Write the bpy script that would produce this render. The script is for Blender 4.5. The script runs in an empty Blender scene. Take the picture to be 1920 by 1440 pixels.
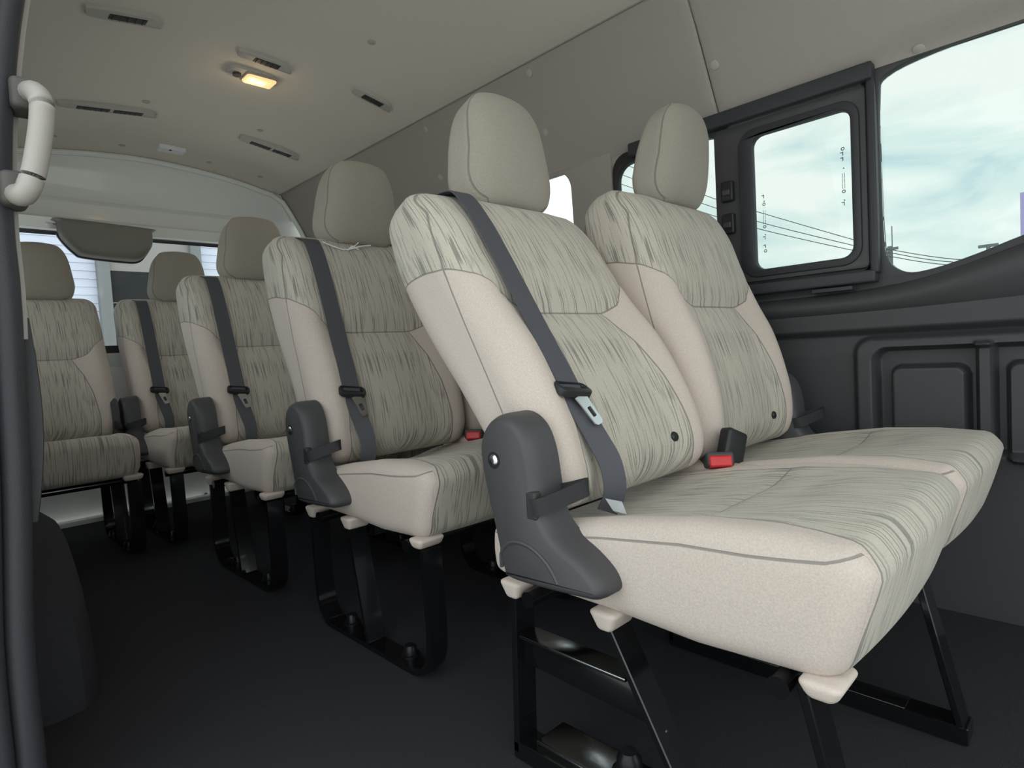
import bpy, bmesh, math, random
from math import radians as rad, sin, cos, pi, exp
from mathutils import Vector, Matrix, Euler
from mathutils.geometry import tessellate_polygon
SC = bpy.context.scene
COL = SC.collection
random.seed(7)

# ------------------------------------------------------------------ camera
F_PX = 1124.66
yaw, pitch, roll = rad(44.455), rad(-2.962), rad(-3.327)
CP = Vector((-.6389, -.5950, .6572))
fwd = Vector((sin(yaw)*cos(pitch), cos(yaw)*cos(pitch), sin(pitch)))
rt = Vector((cos(yaw), -sin(yaw), 0)); up = rt.cross(fwd)
r2 = rt*cos(roll)+up*sin(roll); u2 = -rt*sin(roll)+up*cos(roll)
cd = bpy.data.cameras.new('camera'); cam = bpy.data.objects.new('camera', cd); COL.objects.link(cam)
cd.sensor_width = 36; cd.lens = F_PX/1920*36; cd.clip_start = .01
M = Matrix((r2, u2, -fwd)).transposed().to_4x4(); M.translation = CP
cam.matrix_world = M
SC.camera = cam
SC.view_settings.view_transform = 'Standard'; SC.view_settings.look = 'None'
SC.view_settings.gamma = 1; SC.view_settings.exposure = 0.62
SC.view_settings.use_curve_mapping = False

# ------------------------------------------------------------------ sky (bright broken overcast)
W = bpy.data.worlds.new('sky'); SC.world = W; W.use_nodes = True
nt = W.node_tree; nt.nodes.clear(); N = nt.nodes.new; LK = nt.links.new
tc = N('ShaderNodeTexCoord'); mp = N('ShaderNodeMapping'); mp.inputs['Scale'].default_value = (2.2, 2.2, 7.0)
mp.inputs['Rotation'].default_value = (.25, .1, .3)
nz = N('ShaderNodeTexNoise'); nz.inputs['Scale'].default_value = 1.7; nz.inputs['Detail'].default_value = 9
nz.inputs['Roughness'].default_value = .52; nz.inputs['Distortion'].default_value = .5
cr = N('ShaderNodeValToRGB')
e = cr.color_ramp.elements
e[0].position = .36; e[0].color = (.52, .69, .76, 1); e[1].position = .60; e[1].color = (.98, 1.0, .985, 1)
m_ = cr.color_ramp.elements.new(.45); m_.color = (.74, .86, .87, 1)
bg = N('ShaderNodeBackground'); SKY_STRENGTH = 1.36; bg.inputs['Strength'].default_value = SKY_STRENGTH
wo = N('ShaderNodeOutputWorld')
LK(tc.outputs['Generated'], mp.inputs['Vector']); LK(mp.outputs[0], nz.inputs['Vector'])
LK(nz.outputs['Fac'], cr.inputs['Fac']); LK(cr.outputs[0], bg.inputs['Color']); LK(bg.outputs[0], wo.inputs['Surface'])

# ------------------------------------------------------------------ materials
def mat(name, color=(.5, .5, .5), rough=.6, metal=0, bump=0, bscale=300, spec=.5, var=0, vscale=40, emit=None, es=1, coat=0):
    m = bpy.data.materials.new(name); m.use_nodes = True; t = m.node_tree; b = t.nodes['Principled BSDF']
    b.inputs['Base Color'].default_value = (*color, 1); b.inputs['Roughness'].default_value = rough
    b.inputs['Metallic'].default_value = metal; b.inputs['Specular IOR Level'].default_value = spec
    b.inputs['Coat Weight'].default_value = coat
    if emit: b.inputs['Emission Color'].default_value = (*emit, 1); b.inputs['Emission Strength'].default_value = es
    tcn = t.nodes.new('ShaderNodeTexCoord')
    if bump:
        n = t.nodes.new('ShaderNodeTexNoise'); n.inputs['Scale'].default_value = bscale; n.inputs['Detail'].default_value = 3
        bp = t.nodes.new('ShaderNodeBump'); bp.inputs['Strength'].default_value = bump; bp.inputs['Distance'].default_value = .002
        t.links.new(tcn.outputs['Object'], n.inputs['Vector']); t.links.new(n.outputs['Fac'], bp.inputs['Height'])
        t.links.new(bp.outputs[0], b.inputs['Normal'])
    if var:
        n = t.nodes.new('ShaderNodeTexNoise'); n.inputs['Scale'].default_value = vscale; n.inputs['Detail'].default_value = 4
        mx = t.nodes.new('ShaderNodeMix'); mx.data_type = 'RGBA'
        mx.inputs[6].default_value = (*[c*(1-var) for c in color], 1); mx.inputs[7].default_value = (*[min(1, c*(1+var)) for c in color], 1)
        t.links.new(tcn.outputs['Object'], n.inputs['Vector']); t.links.new(n.outputs['Fac'], mx.inputs[0]); t.links.new(mx.outputs[2], b.inputs['Base Color'])
    return m

PLAIN = (.63, .535, .475)
def seat_fabric(name='seat_fabric', plain=PLAIN):
    m = bpy.data.materials.new(name); m.use_nodes = True; t = m.node_tree; b = t.nodes['Principled BSDF']
    b.inputs['Roughness'].default_value = .9; b.inputs['Specular IOR Level'].default_value = .2
    b.inputs['Sheen Weight'].default_value = .15
    nn = t.nodes.new; L = t.links.new
    def attr(n):
        a = nn('ShaderNodeAttribute'); a.attribute_name = n; return a.outputs['Fac']
    def mth(op, a, bb=None, clamp=False):
        x = nn('ShaderNodeMath'); x.operation = op; x.use_clamp = clamp
        for i, v in enumerate((a, bb)):
            if v is None: continue
            if isinstance(v, (int, float)): x.inputs[i].default_value = v
            else: L(v, x.inputs[i])
        return x.outputs[0]
    sh, sc, sv, sx = attr('sh'), attr('sc'), attr('sv'), attr('sx')
    def line(d, w=.0009): # 1 on the seam, 0 away
        return mth('SUBTRACT', 1, mth('DIVIDE', mth('SUBTRACT', mth('ABSOLUTE', d), w), w*1.2, True), True)
    below = mth('LESS_THAN', sh, 0); inside = mth('GREATER_THAN', sc, 0)
    ln = mth('MAXIMUM', mth('MAXIMUM', line(sh), mth('MULTIPLY', line(sc), below)),
             mth('MAXIMUM', line(sv), mth('MULTIPLY', line(sx), inside)))
    mask = mth('GREATER_THAN', mth('MAXIMUM', sh, sc), 0)
    uv = nn('ShaderNodeUVMap'); uv.uv_map = 'UVMap'
    def noise(sx_, sy_, det, seed):
        mpn = nn('ShaderNodeMapping'); mpn.inputs['Scale'].default_value = (sx_, sy_, 1); mpn.inputs['Location'].default_value = (seed, seed*2, 0)
        q = nn('ShaderNodeTexNoise'); q.noise_dimensions = '2D'; q.inputs['Scale'].default_value = 1; q.inputs['Detail'].default_value = det
        L(uv.outputs[0], mpn.inputs[0]); L(mpn.outputs[0], q.inputs['Vector']); return q.outputs['Fac']
    def sstep(v, a, c):
        r = nn('ShaderNodeMapRange'); r.interpolation_type = 'SMOOTHSTEP'; r.inputs['From Min'].default_value = a; r.inputs['From Max'].default_value = c
        L(v, r.inputs['Value']); return r.outputs[0]
    s1 = sstep(noise(330, 9, 0, 3.1), .64, .74)
    s2 = sstep(noise(210, 17, 0, 9.4), .66, .76)
    wob = noise(700, 500, 1, 5)
    st = mth('MULTIPLY', mth('MULTIPLY', mth('MAXIMUM', s1, mth('MULTIPLY', s2, .45)), mth('ADD', .5, wob)), mask, True)
    mx = nn('ShaderNodeMix'); mx.data_type = 'RGBA'
    mx.inputs[6].default_value = (*plain, 1); mx.inputs[7].default_value = (.57, .515, .44, 1); L(mask, mx.inputs[0])
    mx2 = nn('ShaderNodeMix'); mx2.data_type = 'RGBA'; mx2.inputs[7].default_value = (.26, .245, .215, 1)
    L(mth('MULTIPLY', st, .95), mx2.inputs[0]); L(mx.outputs[2], mx2.inputs[6])
    fine = nn('ShaderNodeTexNoise'); fine.inputs['Scale'].default_value = 420; fine.inputs['Detail'].default_value = 3
    tco = nn('ShaderNodeTexCoord'); L(tco.outputs['Object'], fine.inputs['Vector'])
    mx3 = nn('ShaderNodeMix'); mx3.data_type = 'RGBA'; mx3.blend_type = 'MULTIPLY'; mx3.inputs[0].default_value = .35
    L(mx2.outputs[2], mx3.inputs[6])
    rr = nn('ShaderNodeValToRGB'); rr.color_ramp.elements[0].position = .3; rr.color_ramp.elements[0].color = (.55, .55, .55, 1)
    rr.color_ramp.elements[1].position = .7; rr.color_ramp.elements[1].color = (1, 1, 1, 1); L(fine.outputs['Fac'], rr.inputs[0]); L(rr.outputs[0], mx3.inputs[7])
    mx4 = nn('ShaderNodeMix'); mx4.data_type = 'RGBA'; mx4.inputs[7].default_value = (.20, .18, .165, 1)
    L(mth('MULTIPLY', ln, .75), mx4.inputs[0]); L(mx3.outputs[2], mx4.inputs[6]); L(mx4.outputs[2], b.inputs['Base Color'])
    h = mth('SUBTRACT', mth('SUBTRACT', mth('MULTIPLY', fine.outputs['Fac'], .12), mth('MULTIPLY', ln, 1.0)), mth('MULTIPLY', st, .12))
    bp = nn('ShaderNodeBump'); bp.inputs['Strength'].default_value = .6; bp.inputs['Distance'].default_value = .003
    L(h, bp.inputs['Height']); L(bp.outputs[0], b.inputs['Normal'])
    return m

SEAT = seat_fabric(); HEADF = seat_fabric('headrest_fabric', (.38, .342, .29))
HLINER = mat('headliner_fabric', (.76, .70, .625), .95, bump=.25, bscale=600, spec=.1, var=.05, vscale=500)
LINER = mat('side_liner_felt', (.405, .37, .34), .95, bump=.25, bscale=600, spec=.1, var=.04, vscale=500)
PLAST = mat('charcoal_plastic', (.062, .060, .064), .5, bump=.15, bscale=900, spec=.45)
TRIMP = mat('wall_trim_plastic', (.050, .050, .054), .5, bump=.25, bscale=700, spec=.45)
BLACKM = mat('gloss_black_metal', (.006, .006, .007), .13, spec=.6, coat=.3)
PLATEM = mat('reflection_metal', (.30, .31, .32), .16, metal=1, bump=.1, bscale=40)  # pale metal on top faces, standing for window reflections on black paint
BOLTM = mat('black_bolt', (.02, .02, .022), .35, metal=.6)
RUBBER = mat('black_rubber', (.042, .043, .050), .42, bump=.2, bscale=500, spec=.3)
BLACKP = mat('black_plastic', (.02, .02, .022), .4, spec=.4)
STRAP = mat('black_webbing', (.018, .017, .02), .6, bump=.3, bscale=800)
BELT = mat('grey_belt_webbing', (.085, .085, .098), .7, bump=.2, bscale=900, spec=.3)
CARPET = mat('black_floor_mat', (.034, .033, .038), .85, bump=.7, bscale=500, spec=.2, var=.3, vscale=300)
WHITE = mat('white_body_paint', (.92, .93, .90), .2, spec=.5, coat=.5)
BEIGEP = mat('beige_plastic', (.40, .37, .34), .5, bump=.1, bscale=900)
DGREY = mat('taupe_plastic', (.23, .215, .19), .6, bump=.1, bscale=900)
STEEL = mat('bright_steel', (.85, .86, .88), .25, metal=1)
RED = mat('red_button', (.65, .02, .025), .35, spec=.5)
VENTP = mat('vent_grey_plastic', (.50, .475, .44), .55)
DARK = mat('vent_dark', (.03, .03, .03), .6)
CLIP = mat('liner_clip', (.47, .435, .40), .6)
LAMPW = mat('lamp_lens', (.9, .6, .35), .3, emit=(1, .52, .22), es=.75)
BULB = mat('lamp_bulb', (1, .9, .7), .3, emit=(1, .72, .38), es=2.2)
PAPER = mat('white_tag', (.85, .86, .88), .5)
ASPH = mat('asphalt', (.62, .59, .55), .9, var=.15, vscale=2)
SIDING = mat('white_siding', (.56, .60, .70), .6)
HFRAME = mat('grey_house_frame', (.17, .18, .18), .5)
HDARK = mat('dark_house_shutter', (.018, .02, .02), .7, spec=.2)
WIREM = mat('overhead_wire', (.10, .11, .13), .7)
POLEM = mat('utility_pole', (.18, .19, .20), .7)
LILAC = mat('lilac_sign', (.55, .45, .80), .5)
INK = mat('glass_print', (.10, .13, .14), .6)

def glass(name, col):
    m = bpy.data.materials.new(name); m.use_nodes = True; t = m.node_tree; t.nodes.clear()
    tr = t.nodes.new('ShaderNodeBsdfTransparent'); tr.inputs[0].default_value = (*col, 1)
    gl = t.nodes.new('ShaderNodeBsdfGlossy'); gl.inputs['Roughness'].default_value = .02; gl.inputs[0].default_value = (.9, .95, 1, 1)
    fr = t.nodes.new('ShaderNodeFresnel'); fr.inputs[0].default_value = 1.25
    mx = t.nodes.new('ShaderNodeMixShader'); o = t.nodes.new('ShaderNodeOutputMaterial')
    t.links.new(fr.outputs[0], mx.inputs[0]); t.links.new(tr.outputs[0], mx.inputs[1]); t.links.new(gl.outputs[0], mx.inputs[2]); t.links.new(mx.outputs[0], o.inputs[0])
    return m
GLASS = glass('tinted_glass', (.645, .68, .665))
CLEARGL = glass('clear_glass', (.95, .96, .955))  # no tint, lets more light into the rear half
REARGL = glass('rear_glass', (.95, .955, .96))

# ------------------------------------------------------------------ helpers
def link(name, me, m, parent=None, smooth=True, auto=None):
    o = bpy.data.objects.new(name, me); COL.objects.link(o)
    if m: me.materials.append(m)
    if smooth:
        me.polygons.foreach_set('use_smooth', [True]*len(me.polygons))
        if auto: me.set_sharp_from_angle(angle=rad(auto))
    if parent: o.parent = parent
    return o
def from_bm(name, bm, m, parent=None, smooth=True, auto=35):
    bmesh.ops.recalc_face_normals(bm, faces=bm.faces)
    me = bpy.data.meshes.new(name); bm.to_mesh(me); bm.free()
    return link(name, me, m, parent, smooth, auto)
def tag(o, label=None, cat=None, group=None, kind=None):
    if label: o['label'] = label
    if cat: o['category'] = cat
    if group: o['group'] = group
    if kind: o['kind'] = kind
    return o
def empty(name, loc=(0, 0, 0), label=None, cat=None, group=None):
    o = bpy.data.objects.new(name, None); COL.objects.link(o); o.location = loc; o.empty_display_size = .05
    return tag(o, label, cat, group)
def struct(o): o['kind'] = 'structure'; return o

def rbox_grid(lo, hi, rad3, n, seg=None):
    """rounded box: list of verts, faces, before deformation"""
    lo = Vector(lo); hi = Vector(hi); r = Vector(rad3)
    bm = bmesh.new()
    def axis(a, cnt):
        L_ = hi[a]-lo[a]; rr = min(r[a], L_/2*.999); k = 5
        pts = [lo[a]+rr*(1-cos(i/k*pi/2)) for i in range(k)]
        inner = cnt
        pts += [lo[a]+rr+(L_-2*rr)*i/inner for i in range(inner+1)]
        pts += [hi[a]-rr*(1-cos((k-1-i)/k*pi/2)) for i in range(k)]
        return pts
    A = [axis(i, n[i]) for i in range(3)]
    cache = {}
    def V(i, j, k):
        key = (i, j, k)
        if key not in cache:
            p = Vector((A[0][i], A[1][j], A[2][k])); rr = Vector([min(r[a], (hi[a]-lo[a])/2*.999) for a in range(3)])
            c = Vector([min(max(p[a], lo[a]+rr[a]), hi[a]-rr[a]) for a in range(3)])
            d = Vector([(p[a]-c[a])/rr[a] if rr[a] > 1e-9 else 0 for a in range(3)])
            mx = max(abs(x) for x in d)
            if mx > 1e-6:
                # cube direction to sphere, keeps cos spacing
                dd = Vector([math.copysign(sin(math.acos(max(-1, min(1, 1-abs(x)))) ) if abs(x) < 1 else 1, x) for x in d])
                dn = d.normalized()
                p = c+Vector([dn[a]*rr[a] for a in range(3)])
            cache[key] = bm.verts.new(p)
        return cache[key]
    ni, nj, nk = len(A[0])-1, len(A[1])-1, len(A[2])-1
    for j in range(nj):
        for k in range(nk):
            bm.faces.new((V(0, j, k), V(0, j, k+1), V(0, j+1, k+1), V(0, j+1, k)))
            bm.faces.new((V(ni, j, k), V(ni, j+1, k), V(ni, j+1, k+1), V(ni, j, k+1)))
    for i in range(ni):
        for k in range(nk):
            bm.faces.new((V(i, 0, k), V(i+1, 0, k), V(i+1, 0, k+1), V(i, 0, k+1)))
            bm.faces.new((V(i, nj, k), V(i, nj, k+1), V(i+1, nj, k+1), V(i+1, nj, k)))
    for i in range(ni):
        for j in range(nj):
            bm.faces.new((V(i, j, 0), V(i, j+1, 0), V(i+1, j+1, 0), V(i+1, j, 0)))
            bm.faces.new((V(i, j, nk), V(i+1, j, nk), V(i+1, j+1, nk), V(i, j+1, nk)))
    return bm
def rbox(name, lo, hi, r, m, parent=None, deform=None, n=(4, 4, 4)):
    if isinstance(r, (int, float)): r = (r, r, r)
    bm = rbox_grid(lo, hi, r, n)
    if deform:
        for v in bm.verts: v.co = deform(v.co.copy())
    return from_bm(name, bm, m, parent, auto=60)
def seatpiece(name, lo, hi, r, n, deform, attrs, uvf, parent=None, m=None):
    """fabric piece; attrs(co)->(sh,sc,sv,sx) evaluated before deform"""
    bm = rbox_grid(lo, hi, r, n); bmesh.ops.recalc_face_normals(bm, faces=bm.faces)
    bm.verts.ensure_lookup_table(); raw = [v.co.copy() for v in bm.verts]
    for v in bm.verts: v.co = deform(v.co.copy())
    me = bpy.data.meshes.new(name); bm.to_mesh(me); bm.free()
    vals = [attrs(p) for p in raw]
    for ai, an in enumerate(('sh', 'sc', 'sv', 'sx')):
        a = me.attributes.new(an, 'FLOAT', 'POINT'); a.data.foreach_set('value', [v[ai] for v in vals])
    uvl = me.uv_layers.new(name='UVMap'); u = [uvf(p) for p in raw]; buf = []
    for lp in me.loops: buf += list(u[lp.vertex_index])
    uvl.data.foreach_set('uv', buf)
    return link(name, me, m or SEAT, parent)
def interp(x, pts):
    if x <= pts[0][0]: return pts[0][1]
    for (a, va), (b, vb) in zip(pts, pts[1:]):
        if x <= b: 
            t = (x-a)/(b-a); return va+(vb-va)*t
    return pts[-1][1]
def sinterp(x, pts):
    """smooth (catmull-rom) interpolation of value table"""
    if x <= pts[0][0]: return pts[0][1]
    if x >= pts[-1][0]: return pts[-1][1]
    for i in range(len(pts)-1):
        if x <= pts[i+1][0]:
            x0, y0 = pts[i]; x1, y1 = pts[i+1]
            m0 = (y1-pts[i-1][1])/(x1-pts[i-1][0]) if i > 0 else (y1-y0)/(x1-x0)
            m1 = (pts[i+2][1]-y0)/(pts[i+2][0]-x0) if i+2 < len(pts) else (y1-y0)/(x1-x0)
            h = x1-x0; t = (x-x0)/h
            return (2*t**3-3*t**2+1)*y0+(t**3-2*t**2+t)*h*m0+(-2*t**3+3*t**2)*y1+(t**3-t**2)*h*m1
def sm(x, a, b):
    t = max(0, min(1, (x-a)/(b-a))); return t*t*(3-2*t)
def crom(pts, k=5, closed=False):
    out = []; n = len(pts); P = [Vector(p) for p in pts]
    rng = range(n) if closed else range(n-1)
    for i in rng:
        p0 = P[(i-1) % n] if closed or i > 0 else P[i]; p1 = P[i]; p2 = P[(i+1) % n]
        p3 = P[(i+2) % n] if closed or i+2 < n else P[i+1]
        for j in range(k):
            t = j/k
            out.append(.5*((2*p1)+(p2-p0)*t+(2*p0-5*p1+4*p2-p3)*t*t+(3*p1-p0-3*p2+p3)*t**3))
    if not closed: out.append(P[-1])
    return out
def rrect(y0, z0, y1, z1, r, k=6):
    pts = []
    for cx, cy, a in ((y1-r, z1-r, 0), (y0+r, z1-r, 90), (y0+r, z0+r, 180), (y1-r, z0+r, 270)):
        for i in range(k+1):
            t = rad(a+90*i/k); pts.append((cx+r*cos(t), cy+r*sin(t)))
    return pts
AX = {'x': lambda a, b, d: Vector((d, a, b)), 'y': lambda a, b, d: Vector((a, d, b)), 'z': lambda a, b, d: Vector((a, b, d))}
def plate(name, outline, holes, axis, d0, d1, m, parent=None, bevel=0, dfn=None, seg=2):
    """polygon (2D, with holes) extruded from d0 to d1 along axis; dfn(a,b)-> extra depth"""
    loops = [outline]+list(holes)
    flat = [Vector((p[0], p[1], 0)) for lp in loops for p in lp]
    tris = tessellate_polygon([[Vector((p[0], p[1], 0)) for p in lp] for lp in loops])
    bm = bmesh.new(); f = AX[axis]
    A = [bm.verts.new(f(p.x, p.y, d0+(dfn(p.x, p.y) if dfn else 0))) for p in flat]
    B = [bm.verts.new(f(p.x, p.y, d1+(dfn(p.x, p.y) if dfn else 0))) for p in flat]
    for t in tris:
        try: bm.faces.new([A[i] for i in t]); bm.faces.new([B[i] for i in reversed(t)])
        except ValueError: pass
    o = 0; rim = []
    for lp in loops:
        n = len(lp)
        for i in range(n):
            j = (i+1) % n
            bm.faces.new((A[o+i], A[o+j], B[o+j], B[o+i])); rim.append((A[o+i], A[o+j]))
        o += n
    bmesh.ops.recalc_face_normals(bm, faces=bm.faces)
    if bevel:
        es = [bm.edges.get(e_) for e_ in rim]; es = [e_ for e_ in es if e_]
        bmesh.ops.bevel(bm, geom=es, offset=bevel, segments=seg, affect='EDGES', profile=.5)
    return from_bm(name, bm, m, parent, auto=35)
def strip(name, path, wdir, w, th, m, parent=None, closed=False, taper=None):
    """flat bar / webbing swept on a path, wide along wdir"""
    P = [Vector(p) for p in path]; n = len(P); bm = bmesh.new(); rings = []
    for i, p in enumerate(P):
        a = P[(i-1) % n] if (closed or i > 0) else P[i]; b = P[(i+1) % n] if (closed or i < n-1) else P[i]
        t = (b-a).normalized(); wd = Vector(wdir[i] if isinstance(wdir, list) else wdir)
        wd = (wd-t*wd.dot(t)).normalized(); nn_ = t.cross(wd).normalized()
        ww = w*(taper[i] if taper else 1)
        rings.append([bm.verts.new(p+wd*ww/2*s1+nn_*th/2*s2) for s1, s2 in ((-1, -1), (1, -1), (1, 1), (-1, 1))])
    for i in range(n if closed else n-1):
        a, b = rings[i], rings[(i+1) % n]
        for k in range(4): bm.faces.new((a[k], a[(k+1) % 4], b[(k+1) % 4], b[k]))
    if not closed: bm.faces.new(rings[0]); bm.faces.new(rings[-1])
    return from_bm(name, bm, m, parent, auto=40)
def tube(name, path, r, m, parent=None, k=8, closed=False, bm=None, rs=None):
    own = bm is None; bm = bm or bmesh.new()
    P = [Vector(p) for p in path]; n = len(P); rings = []; ref = Vector((0, 0, 1))
    for i, p in enumerate(P):
        a = P[(i-1) % n] if (closed or i > 0) else P[i]; b = P[(i+1) % n] if (closed or i < n-1) else P[i]
        t = (b-a).normalized(); rf = ref if abs(t.dot(ref)) < .95 else Vector((1, 0, 0))
        u = t.cross(rf).normalized(); v = t.cross(u); rr = rs[i] if rs else r
        rings.append([bm.verts.new(p+u*rr*cos(2*pi*j/k)+v*rr*sin(2*pi*j/k)) for j in range(k)])
    for i in range(n if closed else n-1):
        a, b = rings[i], rings[(i+1) % n]
        for j in range(k): bm.faces.new((a[j], a[(j+1) % k], b[(j+1) % k], b[j]))
    if not closed: bm.faces.new(rings[0]); bm.faces.new(list(reversed(rings[-1])))
    if own: return from_bm(name, bm, m, parent, auto=50)
def cyl(name, c, axis, r, h, m, parent=None, k=20, prof=None):
    """lathe along axis; prof=[(radius,height)...]"""
    prof = prof or [(r, 0), (r, h)]
    bm = bmesh.new(); rot = Vector((0, 0, 1)).rotation_difference(Vector(axis)); c = Vector(c); rings = []
    for (rr, hh) in prof: rings.append([bm.verts.new(c+rot@Vector((rr*cos(2*pi*j/k), rr*sin(2*pi*j/k), hh))) for j in range(k)])
    for a, b in zip(rings, rings[1:]):
        for j in range(k): bm.faces.new((a[j], a[(j+1) % k], b[(j+1) % k], b[j]))
    bm.faces.new(rings[0]); bm.faces.new(rings[-1])
    return from_bm(name, bm, m, parent, auto=40)

# ------------------------------------------------------------------ van shell profile
XC = .19
WALLP = [(-.05, 1.03), (.60, 1.035), (.66, 1.04), (.79, 1.05), (1.285, 1.035), (1.33, 1.01), (1.41, .965), (1.50, .915), (1.585, .86), (1.60, .85)]
def wallx(z): return interp(z, WALLP)
CEILP = [(.85, 1.60), (.82, 1.603), (.77, 1.612), (.70, 1.628), (.60, 1.648), (.45, 1.668), (.30, 1.68), (.19, 1.684)]
CX = sorted([(x, z) for x, z in CEILP]+[(2*XC-x, z) for x, z in CEILP if x > XC])
def ceilz(x): return sinterp(x, CX)
Y0, Y1 = -1.6, 2.68

def grid(name, us, vs, fn, m, parent=None, thick=None):
    bm = bmesh.new(); V = [[bm.verts.new(fn(u, v)) for v in vs] for u in us]
    for i in range(len(us)-1):
        for j in range(len(vs)-1): bm.faces.new((V[i][j], V[i+1][j], V[i+1][j+1], V[i][j+1]))
    o = from_bm(name, bm, m, parent, auto=50)
    if thick:
        md = o.modifiers.new('solid', 'SOLIDIFY'); md.thickness = abs(thick); md.offset = 1 if thick > 0 else -1
    return o
def lin(a, b, n): return [a+(b-a)*i/n for i in range(n+1)]

# floor
struct(rbox('floor', (-.72, Y0, -.05), (1.06, 2.72, 0), .004, CARPET, n=(1, 1, 1)))
# ceiling (arched headliner)
xs = sorted(set([round(x, 4) for x in lin(2*XC-.85, .85, 60)]))
bm = bmesh.new(); V = []
for y in (Y0, Y1):
    V.append([bm.verts.new((x, y, ceilz(x))) for x in xs]); V.append([bm.verts.new((x, y, ceilz(x)+.03)) for x in xs])
for i in range(len(xs)-1):
    bm.faces.new((V[0][i], V[0][i+1], V[2][i+1], V[2][i])); bm.faces.new((V[1][i], V[3][i], V[3][i+1], V[1][i+1]))
    bm.faces.new((V[0][i], V[1][i], V[1][i+1], V[0][i+1])); bm.faces.new((V[2][i], V[2][i+1], V[3][i+1], V[3][i]))
bm.faces.new((V[0][0], V[2][0], V[3][0], V[1][0])); bm.faces.new((V[0][-1], V[1][-1], V[3][-1], V[2][-1]))
struct(from_bm('ceiling', bm, HLINER, auto=30))

# right wall: upper liner, made of two panels with a joint
def upper_panel(name, ya, yb, side=1):
    zs = [1.283, 1.29, 1.30, 1.31, 1.32, 1.335, 1.345, 1.36, 1.41, 1.45, 1.50, 1.55, 1.585, 1.604]
    def fn(u, v):
        x = wallx(v)-.035*sm(-u, .17, .45)*sm(v, 1.283, 1.335)*(1-sm(v, 1.36, 1.5)); ee = min(u-ya, yb-u); x2 = x+(.006 if ee < .002 else (.002 if ee < .006 else 0))
        return Vector((x2 if side > 0 else 2*XC-x2, u, v))
    us = [ya, ya+.003, ya+.008]+lin(ya+.03, yb-.03, 6)+[yb-.008, yb-.003, yb]
    return struct(grid(name, us, zs, fn, LINER))
upper_panel('wall_right', Y0, .205); upper_panel('wall_right', .207, Y1); upper_panel('wall_left', .42, Y1, -1)
for sd, ya in ((1, Y0), (-1, .42)):  # outer shell added to stop light leaking through the ceiling joint
    def leak_shield(u, v, sd=sd):
        x = wallx(v)+.03; return Vector((x if sd > 0 else 2*XC-x, u, v))
    struct(grid('wall_right' if sd > 0 else 'wall_left', [ya, Y1], [1.285, 1.33, 1.41, 1.50, 1.585, 1.66], leak_shield, LINER))
# cornice joint line ceiling/wall
for s, ya in ((1, Y0), (-1, .42)):
    x = .846 if s > 0 else 2*XC-.846
    struct(tube('trim_1', [(x, ya, 1.603), (x, Y1, 1.603)], .005, LINER))

# right wall, band with the windows
win_front = crom([(-.205, 1.262), (-.30, 1.281), (-.45, 1.284), (-.80, 1.284), (-1.12, 1.27), (-1.16, 1.18), (-1.15, 1.05), (-1.02, .97), (-.75, .92),
                  (-.55, .872), (-.45, .845), (-.37, .818), (-.29, .797), (-.235, .796), (-.198, .83), (-.190, .90), (-.188, 1.07), (-.190, 1.22)], 4, True)
win_front = [(p[0], p[1]) for p in [(v.x, v.y) for v in [Vector((q[0], q[1])) for q in win_front]]]
def xo(a, b): return interp(b, WALLP)-1.04
win_slide = rrect(-.168, .80, .575, 1.272, .05)
struct(plate('wall_right', [(Y0, .76), (.582, .76), (.582, 1.222)]+[(.525+.057*cos(rad(a_)), 1.222+.061*sin(rad(a_))) for a_ in (15, 30, 45, 60, 75, 90)]+[(Y0, 1.2845)], [win_front, win_slide], 'x', 1.04, 1.062, TRIMP, dfn=xo, bevel=.004))
struct(plate('wall_right', [(.586, 1.20), (.586, 1.290), (.50, 1.290)]+[(.525+.053*cos(rad(a_)), 1.222+.053*sin(rad(a_))) for a_ in (90, 70, 50, 30, 10, 0)], [], 'x', 1.043, 1.062, LINER, dfn=xo))
win3 = rrect(.765, .80, 2.42, 1.292, .07)
struct(plate('wall_right', [(.582, .76), (Y1, .76), (Y1, 1.30), (.582, 1.30)], [win3], 'x', 1.04, 1.066, LINER, dfn=xo, bevel=.010, seg=3))
def winpane(name, poly, m=GLASS, x=1.057):
    o = plate(name, poly, [], 'x', x, x+.004, m); return struct(o)
winpane('window_1', win_front); winpane('window_3', win3, CLEARGL)
# beige tan reveal strip above the front window
# sliding window unit
sw = struct(bpy.data.objects.new('window_2', None)); COL.objects.link(sw)
o = plate('rear_pane', [(.19, .80), (.575, .80), (.575, 1.27), (.19, 1.27)], [], 'x', 1.057, 1.061, GLASS, sw)
plate('window_frame', rrect(-.170, .79, .578, 1.281, .055), [rrect(.20, .835, .562, 1.245, .05), [(-.155, .815), (.195, .815), (.195, 1.26), (-.155, 1.26)]], 'x', 1.030, 1.056, BLACKP, sw, bevel=.003)
plate('sliding_frame', rrect(-.165, .815, .222, 1.252, .012), [rrect(-.137, .842, .117, 1.212, .03)], 'x', 1.026, 1.052, PLAST, sw, bevel=.003)
plate('inner_gasket', rrect(-.152, .826, .150, 1.228, .045), [rrect(-.132, .846, .112, 1.206, .028)], 'x', 1.018, 1.04, RUBBER, sw, bevel=.004)
o = plate('sliding_pane', rrect(-.14, .838, .12, 1.215, .03), [], 'x', 1.044, 1.048, GLASS, sw)
rbox('top_rail', (1.005, -.185, 1.255), (1.05, .50, 1.296), .006, RUBBER, sw, n=(1, 2, 1))
rbox('bottom_rail', (1.010, -.180, .778), (1.05, .575, .808), .006, RUBBER, sw, n=(1, 2, 1))
rbox('side_channel', (1.016, -.186, .80), (1.05, -.168, 1.268), .005, RUBBER, sw, n=(1, 1, 2))
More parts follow.
